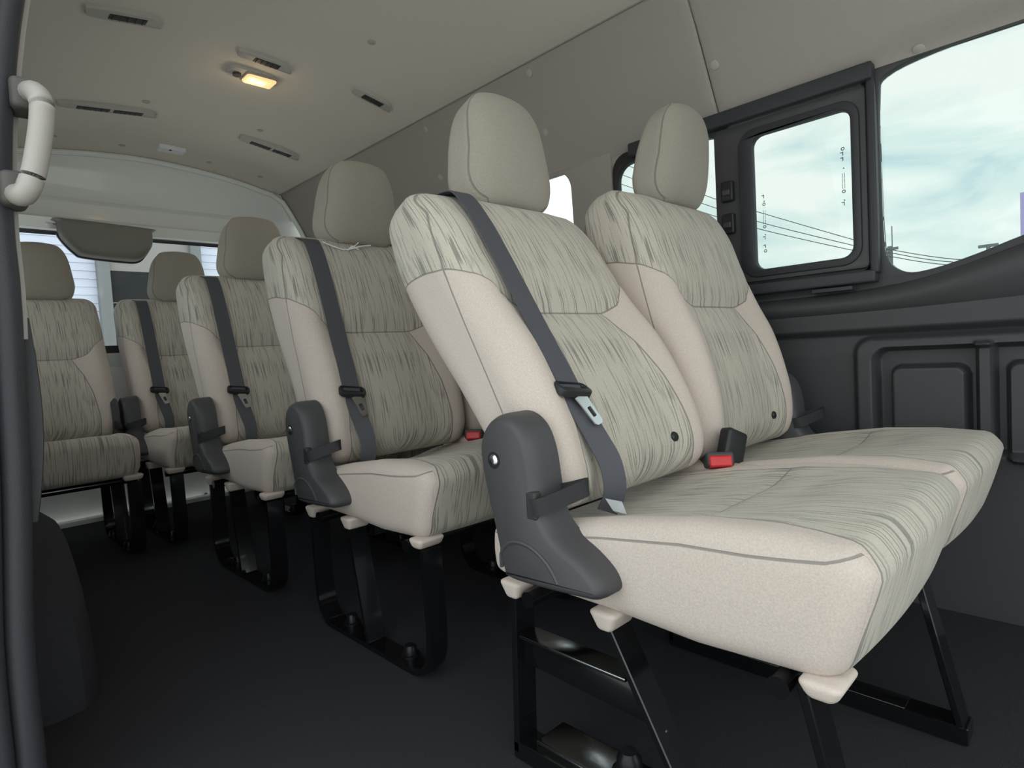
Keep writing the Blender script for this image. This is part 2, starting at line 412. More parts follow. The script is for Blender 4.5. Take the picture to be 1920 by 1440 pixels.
for zc in (.985, 1.075):
    l = rbox('latch', (1.010, .165, zc-.028), (1.03, .200, zc+.028), .005, BLACKP, sw, n=(1, 1, 1))
    rbox('latch_tab', (1.004, .172, zc-.012), (1.014, .194, zc+.004), .003, PLAST, l, n=(1, 1, 1))
# printed marks on the sliding pane (illegible in the photo: short strokes and rings)
bmk = bmesh.new(); random.seed(3)
def mark(y, z, w, h):
    f_ = [bmk.verts.new((1.0425, y+a*w/2, z+b*h/2)) for a, b in ((-1, -1), (1, -1), (1, 1), (-1, 1))]; bmk.faces.new(f_)
def ring(y, z, r):
    a = [bmk.verts.new((1.0425, y+r*cos(t*pi/5), z+r*sin(t*pi/5))) for t in range(10)]; b = [bmk.verts.new((1.0425, y+r*.55*cos(t*pi/5), z+r*.55*sin(t*pi/5))) for t in range(10)]
    for t in range(10): bmk.faces.new((a[t], a[(t+1) % 10], b[(t+1) % 10], b[t]))
for yc, zt, sg in ((-.108, 1.118, 1), (.092, 1.045, -1)):
    z = zt
    if sg > 0: seq = ['r', 'b', 'b', 's', 'd', 's', 'l', 'l', 'l', 'r', 's', 'd', 'b']
    else: seq = ['b', 'd', 'r', 's', 'l', 'l', 'l', 'r', 's', 'd', 'b', 's', 'b', 'r']
    for c_ in seq:
        if c_ == 'r': ring(yc, z, .0045); z -= .012
        elif c_ == 'b': mark(yc, z, .002, .010); mark(yc+.003, z+.003, .006, .002); z -= .013
        elif c_ == 'l': mark(yc-.0025, z, .0012, .012); mark(yc+.0025, z, .0012, .012); z -= .013
        elif c_ == 'd': mark(yc-.001, z, .003, .003); z -= .008
        else: z -= .010
from_bm('glass_marking', bmk, INK, sw, smooth=False)

# lower right wall trim (relief modelled)
def trimx(y, z):
    x = 1.045
    x -= .018*sm(z, .652, .668)*(1-sm(z, .70, .77))            # belt ledge swelling
    x += .008*sm(z, .60, .648)*(1-sm(z, .650, .656))
    def box(y0, y1, z0, z1, r, e=.006):
        cy, cz = (y0+y1)/2, (z0+z1)/2; dy = abs(y-cy)-(y1-y0)/2+r; dz = abs(z-cz)-(z1-z0)/2+r
        d = math.hypot(max(dy, 0), max(dz, 0))+min(max(dy, dz), 0)-r; return 1-sm(d, -e, e)
    x -= .022*box(-1.3, -.126, -.2, .642, .035, .008)*(1 if y < .05 else 1)
    x += .046*box(-1.26, -.168, .374, .614, .03)
    x -= .036*box(-.350, -.201, .36, .570, .022)
    x -= .040*box(-.398, -.368, .36, .62, .004)
    x -= .036*box(-.9, -.422, .36, .575, .02)
    x -= .030*sm(y, .62, .70)*(1-sm(y, 1.4, 1.5))*(1-sm(z, .30, .34))
    return x
ys = lin(Y0, -1.3, 3)[:-1]+lin(-1.3, -.52, 14)[:-1]+lin(-.52, -.08, 148)[:-1]+lin(-.08, Y1, 70)
zs = lin(0, .34, 12)[:-1]+lin(.34, .70, 120)[:-1]+lin(.70, .765, 8)
struct(grid('wall_right', ys, zs, lambda u, v: Vector((trimx(u, v), u, v)), TRIMP))
# sweeping sill under the windows: rises toward the front window
SWEEP = [(-1.2, .93), (-.9, .905), (-.60, .865), (-.45, .828), (-.34, .795), (-.25, .775), (-.16, .766), (0, .762), (.6, .760), (Y1, .758)]
def sweepf(u, v):
    top = sinterp(u, SWEEP); z = .695+(top-.695)*v; b = sin(min(1, v)*pi)
    return Vector((1.046-.030*b**.8-(.016*sm(-u, .1, .45))*sm(v, .3, .9)*(1 if v < .999 else 0)+(.006 if v > .999 else 0), u, z))
struct(grid('wall_right', lin(-1.2, .62, 60), lin(0, 1, 14), sweepf, TRIMP))
# reading strip / small label rail under the sliding window
tag(rbox('rail_insert', (1.008, -.13, .764), (1.03, -.035, .774), .002, RUBBER, n=(1, 1, 1)), 'short dark strip set in the sill below the sliding window', 'trim strip')
# liner clips
def clip(c, nrm, lab): tag(cyl('liner_clip', c, nrm, .012, .003, CLIP, k=18, prof=[(.0125, 0), (.0125, .0015), (.0105, .0025), (.0, .0025)]), lab, 'clip', 'round push clips in the beige liner and headliner')
def rayhit(u, v, fn, lo=.3, hi=6):
    """point where the line of sight of a measured pixel meets a surface given as signed function"""
    d = (r2*((u-960)/F_PX)+u2*(-(v-720)/F_PX)+fwd)
    a, b = lo, hi; fa = fn(CP+d*a)
    for i in range(400):
        t = lo+(hi-lo)*(i+1)/400; fb = fn(CP+d*t)
        if fa*fb <= 0:
            a, b = t-(hi-lo)/400, t; break
        fa = fb
    for _ in range(30):
        mid = (a+b)/2
        if fn(CP+d*a)*fn(CP+d*mid) <= 0: b = mid
        else: a = mid
    return CP+d*b
wallfn = lambda p: p.x-wallx(max(0, min(1.6, p.z)))
ceilfn = lambda p: p.z-ceilz(max(-.45, min(.83, p.x)))
wn = Vector((-.87, 0, -.49)).normalized()
CLIPL = {(1340, 122): 'just behind the top joint near the front window', (993, 137): 'above and right of the nearest headrest', (799, 242): 'left of the nearest headrest, upper one',
         (826, 332): 'left of the nearest headrest, lower one', (1023, 248): 'right of the nearest headrest', (1723, 92): 'in the lit strip over the front window'}
for (u, v), l in CLIPL.items():
    p = rayhit(u, v, wallfn if v != 92 else (lambda q: wallfn(q)+.035*sm(-q.y, .17, .45)*sm(q.z, 1.283, 1.335)*(1-sm(q.z, 1.36, 1.5)))); clip(p+wn*.0005, wn if v != 92 else Vector((-.62, 0, -.78)), 'beige push clip in the wall liner '+l)
CL2 = {(697, 79): 'forward of the small round-ended vent', (274, 190): 'beside the long twin-slot vent', (488, 244): 'ahead of the rear right vent', (392, 304): 'near the rear edge, right of the white sensor box',
       (229, 272): 'near the rear edge, left of the white sensor box', (488, 331): 'near the rear right corner', (100, 254): 'near the rear left corner'}
for (u, v), l in CL2.items():
    p = rayhit(u, v, ceilfn); clip(p-Vector((0, 0, .001)), (0, 0, -1), 'small round clip in the headliner '+l)

# left wall behind the door pillar (window band, dark trim)
lw = rrect(.52, .80, 2.56, 1.285, .07)
struct(plate('wall_left', [(.42, .76), (Y1, .76), (Y1, 1.30), (.42, 1.30)], [lw], 'x', 2*XC-1.085, 2*XC-1.04, LINER, dfn=lambda a, b: -xo(a, b)))
struct(plate('window_4', lw, [], 'x', 2*XC-1.085, 2*XC-1.081, CLEARGL))  # unseen window, enlarged and left clear to brighten the rear
struct(grid('wall_left', lin(.42, Y1, 20), lin(0, .765, 10), lambda u, v: Vector((2*XC-1.045, u, v)), TRIMP))
# wheel arch on the left
def arch(p):
    return p
bmw = bmesh.new(); R_ = .34; rings = []
for x, rr in ((-.66, .34), (-.50, .34), (-.455, .33), (-.425, .30), (-.42, .24), (-.42, 0.001)):
    rings.append([bmw.verts.new((x, 1.30+1.35*rr*cos(a), max(.0, rr*sin(a)*1.0))) for a in lin(0, pi, 24)])
for a, b in zip(rings, rings[1:]):
    for j in range(24): bmw.faces.new((a[j], a[j+1], b[j+1], b[j]))
tag(from_bm('wheel_arch', bmw, CARPET), 'black carpeted wheel arch hump on the floor behind the door pillar', 'wheel arch')

# ------------------------------------------------------------------ tailgate
def halfw(z):
    # inside half width at height z at the rear
    if z < 1.6: return wallx(z)-XC-.01
    return 0
def rear_y(z): return interp(z, [(0, 2.745), (.12, 2.745), (.70, 2.735), (.76, 2.70), (1.31, 2.70), (1.315, 2.66), (1.365, 2.655), (1.372, 2.70), (1.385, 2.715), (1.455, 2.715), (1.468, 2.685), (1.60, 2.66), (1.70, 2.63)])
tg = empty('tailgate', (XC, 2.70, 0), 'white painted tailgate with large rear window closing the back of the van', 'tailgate')
def rear_strip(name, zs, m, bulge=.03):
    bm = bmesh.new(); V = []
    for z in zs:
        row = []
        for i in range(41):
            f_ = -1+i/20
            if z <= 1.6: h = wallx(z)-XC+.01
            else:
                h = .66*math.sqrt(max(0, (1.70-z)/.10))
            x = XC+f_*h; row.append(bm.verts.new((x-XC, rear_y(z)+bulge*(1-f_*f_)-2.70, z)))
        V.append(row)
    for a, b in zip(V, V[1:]):
        for i in range(40): bm.faces.new((a[i], a[i+1], b[i+1], b[i]))
    return from_bm(name, bm, m, tg, auto=28)
rear_strip('upper_panel', [1.312, 1.316, 1.364, 1.368, 1.372, 1.380, 1.386, 1.42, 1.452, 1.457, 1.467, 1.474, 1.52, 1.58, 1.60, 1.63, 1.66, 1.68, 1.692, 1.699], WHITE)
rear_strip('lower_panel', [0, .02, .04, .06, .12, .2, .28, .30, .31, .32, .40, .5, .6, .70, .705, .755, .765, .78], WHITE)
for s in (-1, 1):
    bm = bmesh.new()
    xa, xb = s*.70, s*.87
    pts = [(xa, .775), (xb, .775), (xb, 1.315), (xa, 1.315)]
    plate('window_pillar', pts if s > 0 else pts[::-1], [], 'y', -.015, .03, WHITE, tg)
plate('rear_glass', rrect(-.72, .77, .72, 1.32, .05), [], 'y', .035, .04, REARGL, tg)
plate('glass_border', rrect(-.73, .765, .73, 1.325, .05), [rrect(-.66, .80, .66, 1.298, .07)], 'y', .028, .034, BLACKP, tg)
# hollow opening and the bright rim along the arch
arcp = [(x, 2.655, ceilz(x)-.012) for x in lin(2*XC-.80, .80, 40)]
arcp += [(.86, 2.655, 1.56), (.90, 2.655, 1.50), (.945, 2.655, 1.42), (.99, 2.655, 1.33), (1.0, 2.655, 1.2), (1.005, 2.655, .8)]
struct(tube('trim_2', arcp, .013, WHITE, k=10))
# oval hole in the tailgate beam (dark), embossed arcs and hole low down
cyl('oval_hole', (0, 0, 0), (0, -1, 0), .02, .002, DARK, tg)
ov = [o for o in COL.objects if o.name.startswith('oval_hole')][-1]
p = rayhit(354, 438, lambda q: q.y-2.722); ov.location = (p.x-XC, p.y-2.70-.004, p.z); ov.scale = (1.5, 1, .8)
p = rayhit(386, 927, lambda q: q.y-2.76)
cyl('round_hole', (p.x-XC, p.y-2.70, p.z), (0, -1, 0), .009, .004, DARK, tg)
struct(rbox('trim_3', (-.60, 2.68, -.01), (1.0, 2.735, .02), .004, WHITE, n=(4, 1, 1)))  # sill bar made white to mimic light leaking in under the tailgate
# high brake lamp housing
pc = rayhit(204, 450, lambda q: q.y-2.60)
bl = empty('brake_lamp_cover', (pc.x, 2.605, pc.z), 'taupe plastic housing of the high brake lamp over the rear window', 'lamp cover')
out = crom([(-.175, .075), (.165, .062), (.172, .05), (.170, -.01), (.145, -.055), (.115, -.083), (.06, -.088), (-.09, -.078), (-.125, -.062), (-.165, -.015), (-.180, .02), (-.182, .065)], 4, True)
bmh = bmesh.new(); rows = []
for dy, k in ((.035, 1.0), (-.020, .995), (-.036, .975), (-.046, .94), (-.052, .88), (-.054, .78)):
    rows.append([bmh.verts.new((p[0]*k, dy, p[1]*(k if p[1] > 0 else k*k))) for p in out])
for a, b in zip(rows, rows[1:]):
    for i in range(len(a)): bmh.faces.new((a[i], a[(i+1) % len(a)], b[(i+1) % len(a)], b[i]))
bmh.faces.new(rows[0]); bmh.faces.new(rows[-1])
from_bm('housing', bmh, DGREY, bl, auto=50)
plate('backing', [(p[0]*(1.03 if p[1] < .02 else .96), p[1]*(1.07 if p[1] < 0 else .8)) for p in out], [], 'y', .030, .045, BLACKP, bl)

# ------------------------------------------------------------------ headliner fittings
def on_ceiling(u, v): return rayhit(u, v, ceilfn)
def vent(px0, px1, lab, slots, d=.05, nslot=2):
    a = on_ceiling(*px0); b = on_ceiling(*px1); c = (a+b)/2; L_ = (b-a).length
    ang = math.atan2(b.z-a.z, b.x-a.x)
    t = empty('ceiling_vent', c, lab, 'vent', 'air vents in the headliner'); t.rotation_euler = (0, -ang, 0)
    w = d/2
    o2 = crom([(-L_/2+.01, -w), (L_/2-.03, -w), (L_/2, w*.6), (L_/2-.01, w), (-L_/2+.02, w), (-L_/2, 0)], 4, True)
    plate('bezel', [(p[0], p[1]) for p in o2], [], 'z', -.011, .006, VENTP, t, bevel=.005)
    for s0, s1 in slots:
        x0, x1 = -L_/2+L_*s0, -L_/2+L_*s1
        g = rbox('slot', (x0, -.015, -.0125), (x1, .015, -.008), .002, DARK, t, n=(1, 1, 1))
        nf = int((x1-x0)/.016)
        bm = bmesh.new()
        for i in range(nf):
            xx = x0+(i+.5)*(x1-x0)/nf
            bmesh.ops.create_cube(bm, size=1, matrix=Matrix.Translation((xx, 0, -.0135))@Matrix.Diagonal((.0015, .028, .002, 1)))
        from_bm('louvre', bm, PLAST, g, smooth=False)
vent((162, 10), (300, 44), 'long grey air vent in the headliner near the top left edge of the photo', [(.28, .78)], .055)
vent((445, 97), (550, 127), 'grey air vent in the headliner just ahead of the lit dome lamp', [(.28, .75)], .045)
vent((118, 184), (282, 218), 'long grey twin-slot air vent in the headliner beside the grab handle', [(.16, .50), (.54, .86)], .055)
vent((448, 260), (564, 290), 'grey twin-slot air vent in the headliner nearest the rear right corner', [(.16, .50), (.54, .86)], .055)
vent((657, 170), (740, 197), 'small grey round-ended air vent near the right edge of the headliner', [(.25, .75)], .05)
# dome lamp
pl = on_ceiling(474, 139)
dl = empty('dome_lamp', pl, 'lit interior dome lamp with warm glow in the headliner', 'lamp')
plate('lamp_base', rrect(-.085, -.04, .075, .04, .03), [], 'z', -.012, .006, VENTP, dl, bevel=.006)
rbox('lens_rim', (-.034, -.037, -.018), (.076, .037, -.008), .008, BEIGEP, dl, n=(1, 1, 1))
rbox('lamp_lens', (-.030, -.033, -.026), (.072, .033, -.009), .010, LAMPW, dl, n=(2, 2, 1))
rbox('bulb', (.01, -.012, -.029), (.038, .006, -.024), .003, BULB, dl, n=(1, 1, 1))
cyl('switch', (-.055, 0, -.012), (0, 0, -1), .014, .008, PLAST, dl)
ld = bpy.data.lights.new('dome_light', 'POINT'); ld.energy = .09; ld.color = (1, .75, .45); ld.shadow_soft_size = .02
lo_ = bpy.data.objects.new('dome_light', ld); COL.objects.link(lo_); lo_.location = pl-Vector((0, 0, .05))
ps = on_ceiling(321, 277)
sb = empty('ceiling_sensor', ps, 'small white rectangular box on the headliner near the tailgate', 'sensor')
rbox('housing', (-.055, -.03, -.018), (.055, .03, .004), .006, PAPER, sb, n=(1, 1, 1))
cyl('sensor_hole', (-.01, -.02, -.018), (0, 0, -1), .006, .002, DARK, sb)

# ------------------------------------------------------------------ SEATS
# local frame of a bench: x across (0 = aisle side), y rearwards, z up; recliner hinge at (.052,.501)
HY, HZ = .052, .501
TF = [(-.10, -.045), (-.085, -.058), (-.02, -.074), (.05, -.078), (.16, -.068), (.25, -.044), (.34, -.026), (.42, -.014), (.48, .006), (.52, .03), (.54, .05)]
TB = [(-.10, .035), (-.06, .058), (.077, .087), (.147, .104), (.264, .136), (.383, .158), (.45, .158), (.50, .146), (.52, .126), (.54, .11)]
BW = .462
def xb_back(s): return interp(s, [(-.1, .165), (-.02, .162), (.08, .150), (.16, .130), (.235, .100), (.55, .088)])
def back_deform(p):
    x, t, s = p; f_ = (t+.08)/.16           # 0 front .. 1 rear
    xn = (x-BW/2)/(BW/2)
    tf, tb = sinterp(s, TF), sinterp(s, TB)
    front = 1-sm(f_, .0, .75)
    # recessed centre, bolsters stand proud; upper part gently convex
    low = 1-sm(s, .20, .34)
    cen = 1-sm(abs(xn), .42, .86)
    rec = .026*cen*low*front - .006*cen*(1-low)*front
    rec += .010*front*sm(abs(xn), .80, 1.0)
    # soft crease along the horizontal seam
    shv = seam_s(x, t)
    rec += .006*front*exp(-((s-shv)/.012)**2)*(1 if abs(xn) < .75 else .3)
    tt = tf+(tb-tf)*f_+rec
    # narrower shoulders, slightly waisted
    wsc = 1-.015*sm(s, .30, .54)-.03*(1-sm(s, -.10, -.02))
    xx = BW/2+(x-BW/2)*wsc
    ss = s
    return Vector((xx, tt, ss))
def final_t(t, s): return sinterp(s, TF)+(sinterp(s, TB)-sinterp(s, TF))*(t+.08)/.16
def seam_s(x, t):
    xc = abs(x-BW/2); tt = final_t(t, .32)
    a = .236+.022*sm(xc, .09, .19)
    side = sinterp(tt, [(-.060, 0), (-.045, .016), (-.02, .062), (.0, .082), (.012, .086), (.06, .104), (.12, .116), (.17, .12)])
    return a+side*sm(xc, .15, .20)
def back_attr(p):
    x, t, s = p; xc = abs(x-BW/2)
    sh = s-seam_s(x, t); f_ = (t+.08)/.16
    sc = xb_back(s)-xc
    if f_ > .8: sc = -.05
    sv = final_t(t, s)-interp(s, [(.05, -.004), (.30, .008), (.46, .012), (.54, .05)])
    return (sh, sc, min(sv, (xc-.188)), .05)
def make_back():
    return seatpiece('backrest', (0, -.08, -.10), (BW, .08, .535), (.046, .048, .050), (44, 12, 60), back_deform, back_attr,
                     lambda p: (p.x+(p.y+.08)*(1 if p.x > BW/2 else -1), p.z))
HS0, HS1 = .510, .721
HC = .262
def head_deform(p):
    x, t, s = p; k = (s-HS0)/(HS1-HS0); f_ = (t+.05)/.10
    xn = (x-HC)/.128
    tf = interp(k, [(0, .004), (.25, -.016), (.5, -.036), (.75, -.052), (1, -.058)])
    tb = interp(k, [(0, .082), (.15, .082), (.35, .076), (.6, .056), (.8, .032), (1, .006)])
    tt = tf+(tb-tf)*f_-.014*(1-xn*xn)*(1-f_)+.012*abs(xn)**3*(1-f_)
    wsc = sinterp(k, [(0, .90), (.12, .96), (.30, 1.0), (.6, .93), (.8, .86), (1, .80)])
    wsc *= 1-.16*(1-f_)*(1-.6*abs(k-.5)*2)*(1 if x < HC else .25)
    return Vector((HC+(x-HC)*wsc, tt, s+.010*(1-xn*xn)*sm(k, .5, 1)))
def make_head(parent):
    return seatpiece('headrest', (HC-.128, -.05, HS0), (HC+.128, .05, HS1), (.045, .026, .055), (14, 6, 14), head_deform,
                     lambda p: (-.05, -.05, min(p.y+.032, abs(p.x-HC)-.088), .05), lambda p: (p.x+p.y, p.z), parent, HEADF)
CW = .455
def cush_deform(p):
    x, y, z = p; k = (z-.285)/.155; xn = (x-CW/2)/(CW/2)
    top = interp(y, [(-.43, .436), (-.40, .442), (-.32, .446), (-.22, .442), (-.10, .424), (0, .405), (.12, .385)])
    bot = interp(y, [(-.43, .292), (-.36, .290), (-.23, .286), (-.10, .294), (.12, .30)])
    zz = bot+(top-bot)*k
    cen = 1-sm(abs(xn), .35, .98)
    zz += (.010*cen*sm(-y, .25, .42) - .020*cen*(1-sm(-y, .15, .38)))*sm(k, .3, 1)
    zz -= .004*exp(-((y+.20)/.012)**2)*cen*sm(k, .6, 1)
    # front edge: waterfall
    yy = y+(.040*(1-k)**1.3)*sm(-y, .2, .42)+.006*sm(k, .8, 1)*sm(-y, .40, .43)
    yy -= .012*(1-xn**2)*sm(-y, .3, .43)
    xx = x+(.006 if xn > 0 else -.006)*sin(max(0, min(1, k))*pi)*abs(xn)
    return Vector((xx, yy, zz))
def cush_xb(y): return interp(y, [(-.43, .200), (-.40, .194), (-.36, .184), (-.28, .176), (-.1, .178), (.13, .18)])
def cush_attr(p):
    x, y, z = p; xc = abs(x-CW/2)
    front_low = sm(.43-z, .02, .1)
    sc = cush_xb(y)+.006*front_low-xc
    sv = (z-(.424-.012*sm(y, -.42, -.30)+.016*sm(-y, .38, .43))) if (xc > .20 and y > -.428) else .05
    if z < .30: sv = -.05
    sx = y+.20 if z > .43 else .05
    return (-.05, sc, sv, sx)
def make_cushion(parent):
    return seatpiece('seat_cushion', (0, -.43, .285), (CW, .13, .44), (.028, .034, .030), (36, 42, 8), cush_deform, cush_attr,
                     lambda p: (p.x, p.y-p.z), parent)
COVER = [(.082, .52), (.077, .47), (.060, .40), (.046, .340), (.036, .327), (.0, .325), (-.05, .327), (-.10, .330), (-.124, .333), (-.134, .345), (-.126, .364), (-.10, .384),
         (-.06, .405), (-.038, .433), (-.031, .47), (-.025, .515), (-.012, .548), (.012, .567), (.042, .569), (.068, .552)]
def make_cover(parent, x0=-.056, side=-1):
    pts = [(p[0], p[1]) for p in crom(COVER, 4, True)]
    a, b = (x0, .004) if side < 0 else (CW2-.004, CW2+.052)
    bm = bmesh.new()
    # outer face smaller (drafted) so that the edge is a soft rounded shoulder
    c0 = Vector((-.01, .43)); layers = []
    prof = [(0, 1.0), (.55, 1.0), (.75, .985), (.88, .955), (.96, .92), (1.0, .87)] 
    for d, k in prof:
        xx = b+(a-b)*d if side < 0 else a+(b-a)*d
        row = []
        n = len(pts)
        for i, q in enumerate(pts):
            t = Vector(pts[(i+1) % n])-Vector(pts[i-1]); nrm = Vector((t.y, -t.x)).normalized()
            if nrm.dot(Vector(q)-c0) < -0.05: nrm = nrm
            off = (1-k)*.10
            inw = Vector(q)-nrm*off*SGN
            row.append(bm.verts.new((xx, inw.x, inw.y)))
        layers.append(row)
    for r0, r1 in zip(layers, layers[1:]):
        n = len(r0)
        for i in range(n): bm.faces.new((r0[i], r0[(i+1) % n], r1[(i+1) % n], r1[i]))
    bm.faces.new(layers[-1]); bm.faces.new(list(reversed(layers[0])))
    o = from_bm('recliner_cover', bm, PLAST, parent, auto=45)
    return o
CW2 = .925
# orientation of outline for inward offset
_area = sum(COVER[i][0]*COVER[(i+1) % len(COVER)][1]-COVER[(i+1) % len(COVER)][0]*COVER[i][1] for i in range(len(COVER)))
SGN = 1 if _area > 0 else -1

def belt_parts(bk, hang=0):
    xc = .092
    path = crom([(xc+.012, .150, .40), (xc+.008, .152, .49), (xc+.002, .110, .523), (xc, .065, .5275), (xc, .020, .513), (xc, -.006, .492), (xc, -.024, .43), (xc-.001, -.040, .33), (xc-.002, -.056, .20), (xc-.004, -.072, .09), (xc-.005, -.074, .068)], 5)
    strip('seat_belt', path, (1, 0, 0), .046, .0022, BELT, bk)
    low = crom([(xc-.006, -.068, .070), (xc-.002, -.074, .03), (xc+.006, -.078, -.02), (xc+.012, -.078, -.06), (xc+.012, -.066, -.10), (xc+.008, -.04, -.125)], 5)
    n = len(low); wd = [Vector((cos(.9*i/n), -sin(.9*i/n), 0)) for i in range(n)]
    strip('lower_belt', low, wd, .044, .0022, BELT, bk, taper=[1-.25*i/n for i in range(n)])
    # guide ring
    g = plate('belt_guide', rrect(-.036, -.016, .036, .016, .012), [rrect(-.027, -.004, .027, .009, .004)], 'y', -.006, .006, BLACKP, bk, bevel=.003)
    g.location = (xc-.005, -.077, .068); g.rotation_euler = (rad(-35), rad(8), 0)
    tg_ = plate('belt_tongue', [(-.014, -.012), (.014, -.012), (.0125, -.028), (.0105, -.062), (.006, -.066), (-.006, -.066), (-.0105, -.062), (-.0125, -.028)][::-1], [rrect(-.005, -.052, .005, -.034, .002)], 'y', -.0012, .0012, STEEL, bk)
    tg_.location = (xc-.003, -.081, .066); tg_.rotation_euler = (rad(-6), rad(-14), 0)
def strap_loop(parent, side=-1):
    x = -.052 if side < 0 else CW2+.03
    s_ = -side
    o = rbox('slot', (x-.0048, -.033, .425), (x+.01, -.014, .465), .004, DARK, parent, n=(1, 1, 1))
    c = [(x-.004, -.024, .443), (x-.001, -.040, .446), (x+.022*s_, -.058, .455), (x+.050*s_, -.074, .464), (x+.060*s_, -.074, .466), (x+.062*s_, -.066, .464), (x+.056*s_, -.045, .458), (x+.05*s_, -.02, .452)]
    strip('strap_loop', crom(c, 5), (0, 0, 1), .024, .003, STRAP, parent)
def flat_leg(parent, x, w=.046, name='leg_frame'):
    """bent flat-bar loop with slanting middle bar"""
    fr = [(x, .085, .285), (x, .087, .20), (x, .085, .10), (x, .078, .05), (x, .055, .018), (x, .02, .008), (x, -.15, .008), (x, -.30, .008), (x, -.345, .014), (x, -.376, .04), (x, -.388, .09), (x, -.388, .17), (x, -.386, .275)]
    o = strip(name, crom(fr, 4), (1, 0, 0), w, .011, BLACKM, parent)
    strip('brace_bar', [(x, -.095, .28), (x, -.150, .014)], (1, 0, 0), w, .010, BLACKM, o)
    for y in (-.02, -.27):
        cyl('bolt', (x+.012, y, .012), (0, 0, 1), .014, .03, BOLTM, o, prof=[(.021, 0), (.021, .004), (.015, .005), (.014, .020), (.011, .024)], k=6*3)
    return o
def box_leg(parent, x, w=.044, name='leg_frame'):
    bm = bmesh.new()
    def bar(a, b, wx, th):
        a = Vector(a); b = Vector(b); d = (b-a); L_ = d.length; q = d.to_track_quat('Z', 'X')
        t = d.normalized(); xx = Vector((1, 0, 0)); nn_ = t.cross(xx).normalized()
        R_m = Matrix((xx, nn_, t)).transposed().to_4x4(); R_m.translation = (a+b)/2
        r = bmesh.ops.create_cube(bm, size=1, matrix=R_m@Matrix.Diagonal((wx, th, L_, 1)))
        return r
    bar((x, .095, .012), (x, .082, .285), w, .012)      # rear upright
    bar((x, .101, .016), (x, -.425, .016), w, .028)     # floor rail
    bar((x, -.095, .285), (x, -.235, .028), w, .011)    # slanting brace
    bar((x, -.355, .285), (x, -.415, .028), w, .011)    # front upright
    bmesh.ops.bevel(bm, geom=bm.edges[:], offset=.0015, segments=1, affect='EDGES')
    o = from_bm(name, bm, BLACKM, parent, auto=30)
    plate('cross_plate', [(.088, .160), (.088, .208), (-.135, .208), (-.165, .165), (-.175, .150)][::-1], [], 'x', x-.006, x+.006, BLACKM, o, bevel=.002)
    rbox('cross_plate_top', (x-.02, -.125, .205), (x+.02, .076, .211), .002, PLATEM, o, n=(1, 1, 1))
    b = rbox('mount_plate', (x-.012, -.20, .030), (x+.055, .06, .042), .004, PLATEM, o, n=(1, 1, 1))
    rbox('rail_glint', (x-.021, -.34, .0302), (x+.021, .07, .0315), .0005, PLATEM, o, n=(1, 1, 1))  # thin bright sheet added on the black rail to carry its reflection
    cyl('bolt', (x+.022, -.095, .042), (0, 0, 1), .016, .04, BOLTM, o, prof=[(.026, 0), (.026, .005), (.019, .007), (.018, .024), (.013, .031), (.012, .034)], k=18)
    return o
def buckle(parent, loc, rot, name='belt_buckle', button=True, grp=None):
    b = rbox(name, (-.026, -.014, -.045), (.026, .014, .045), (.006, .006, .008), BLACKP if not button else PLAST, parent, n=(2, 1, 3))
    b.location = loc; b.rotation_euler = rot
    if button:
        rbox('release_button', (-.021, -.016, .022), (.021, .006, .048), .004, RED, b, n=(1, 1, 1))
    strip('buckle_stalk', [(0, 0, -.04), (0, .002, -.09)], (1, 0, 0), .03, .008, BLACKP, b)
    return b

def copy_obj(o, parent):
    c = o.copy(); COL.objects.link(c); c.parent = parent
    return c
def copy_tree(o, parent):
    c = copy_obj(o, parent)
    for ch in list(o.children): copy_tree(ch, c)
    return c

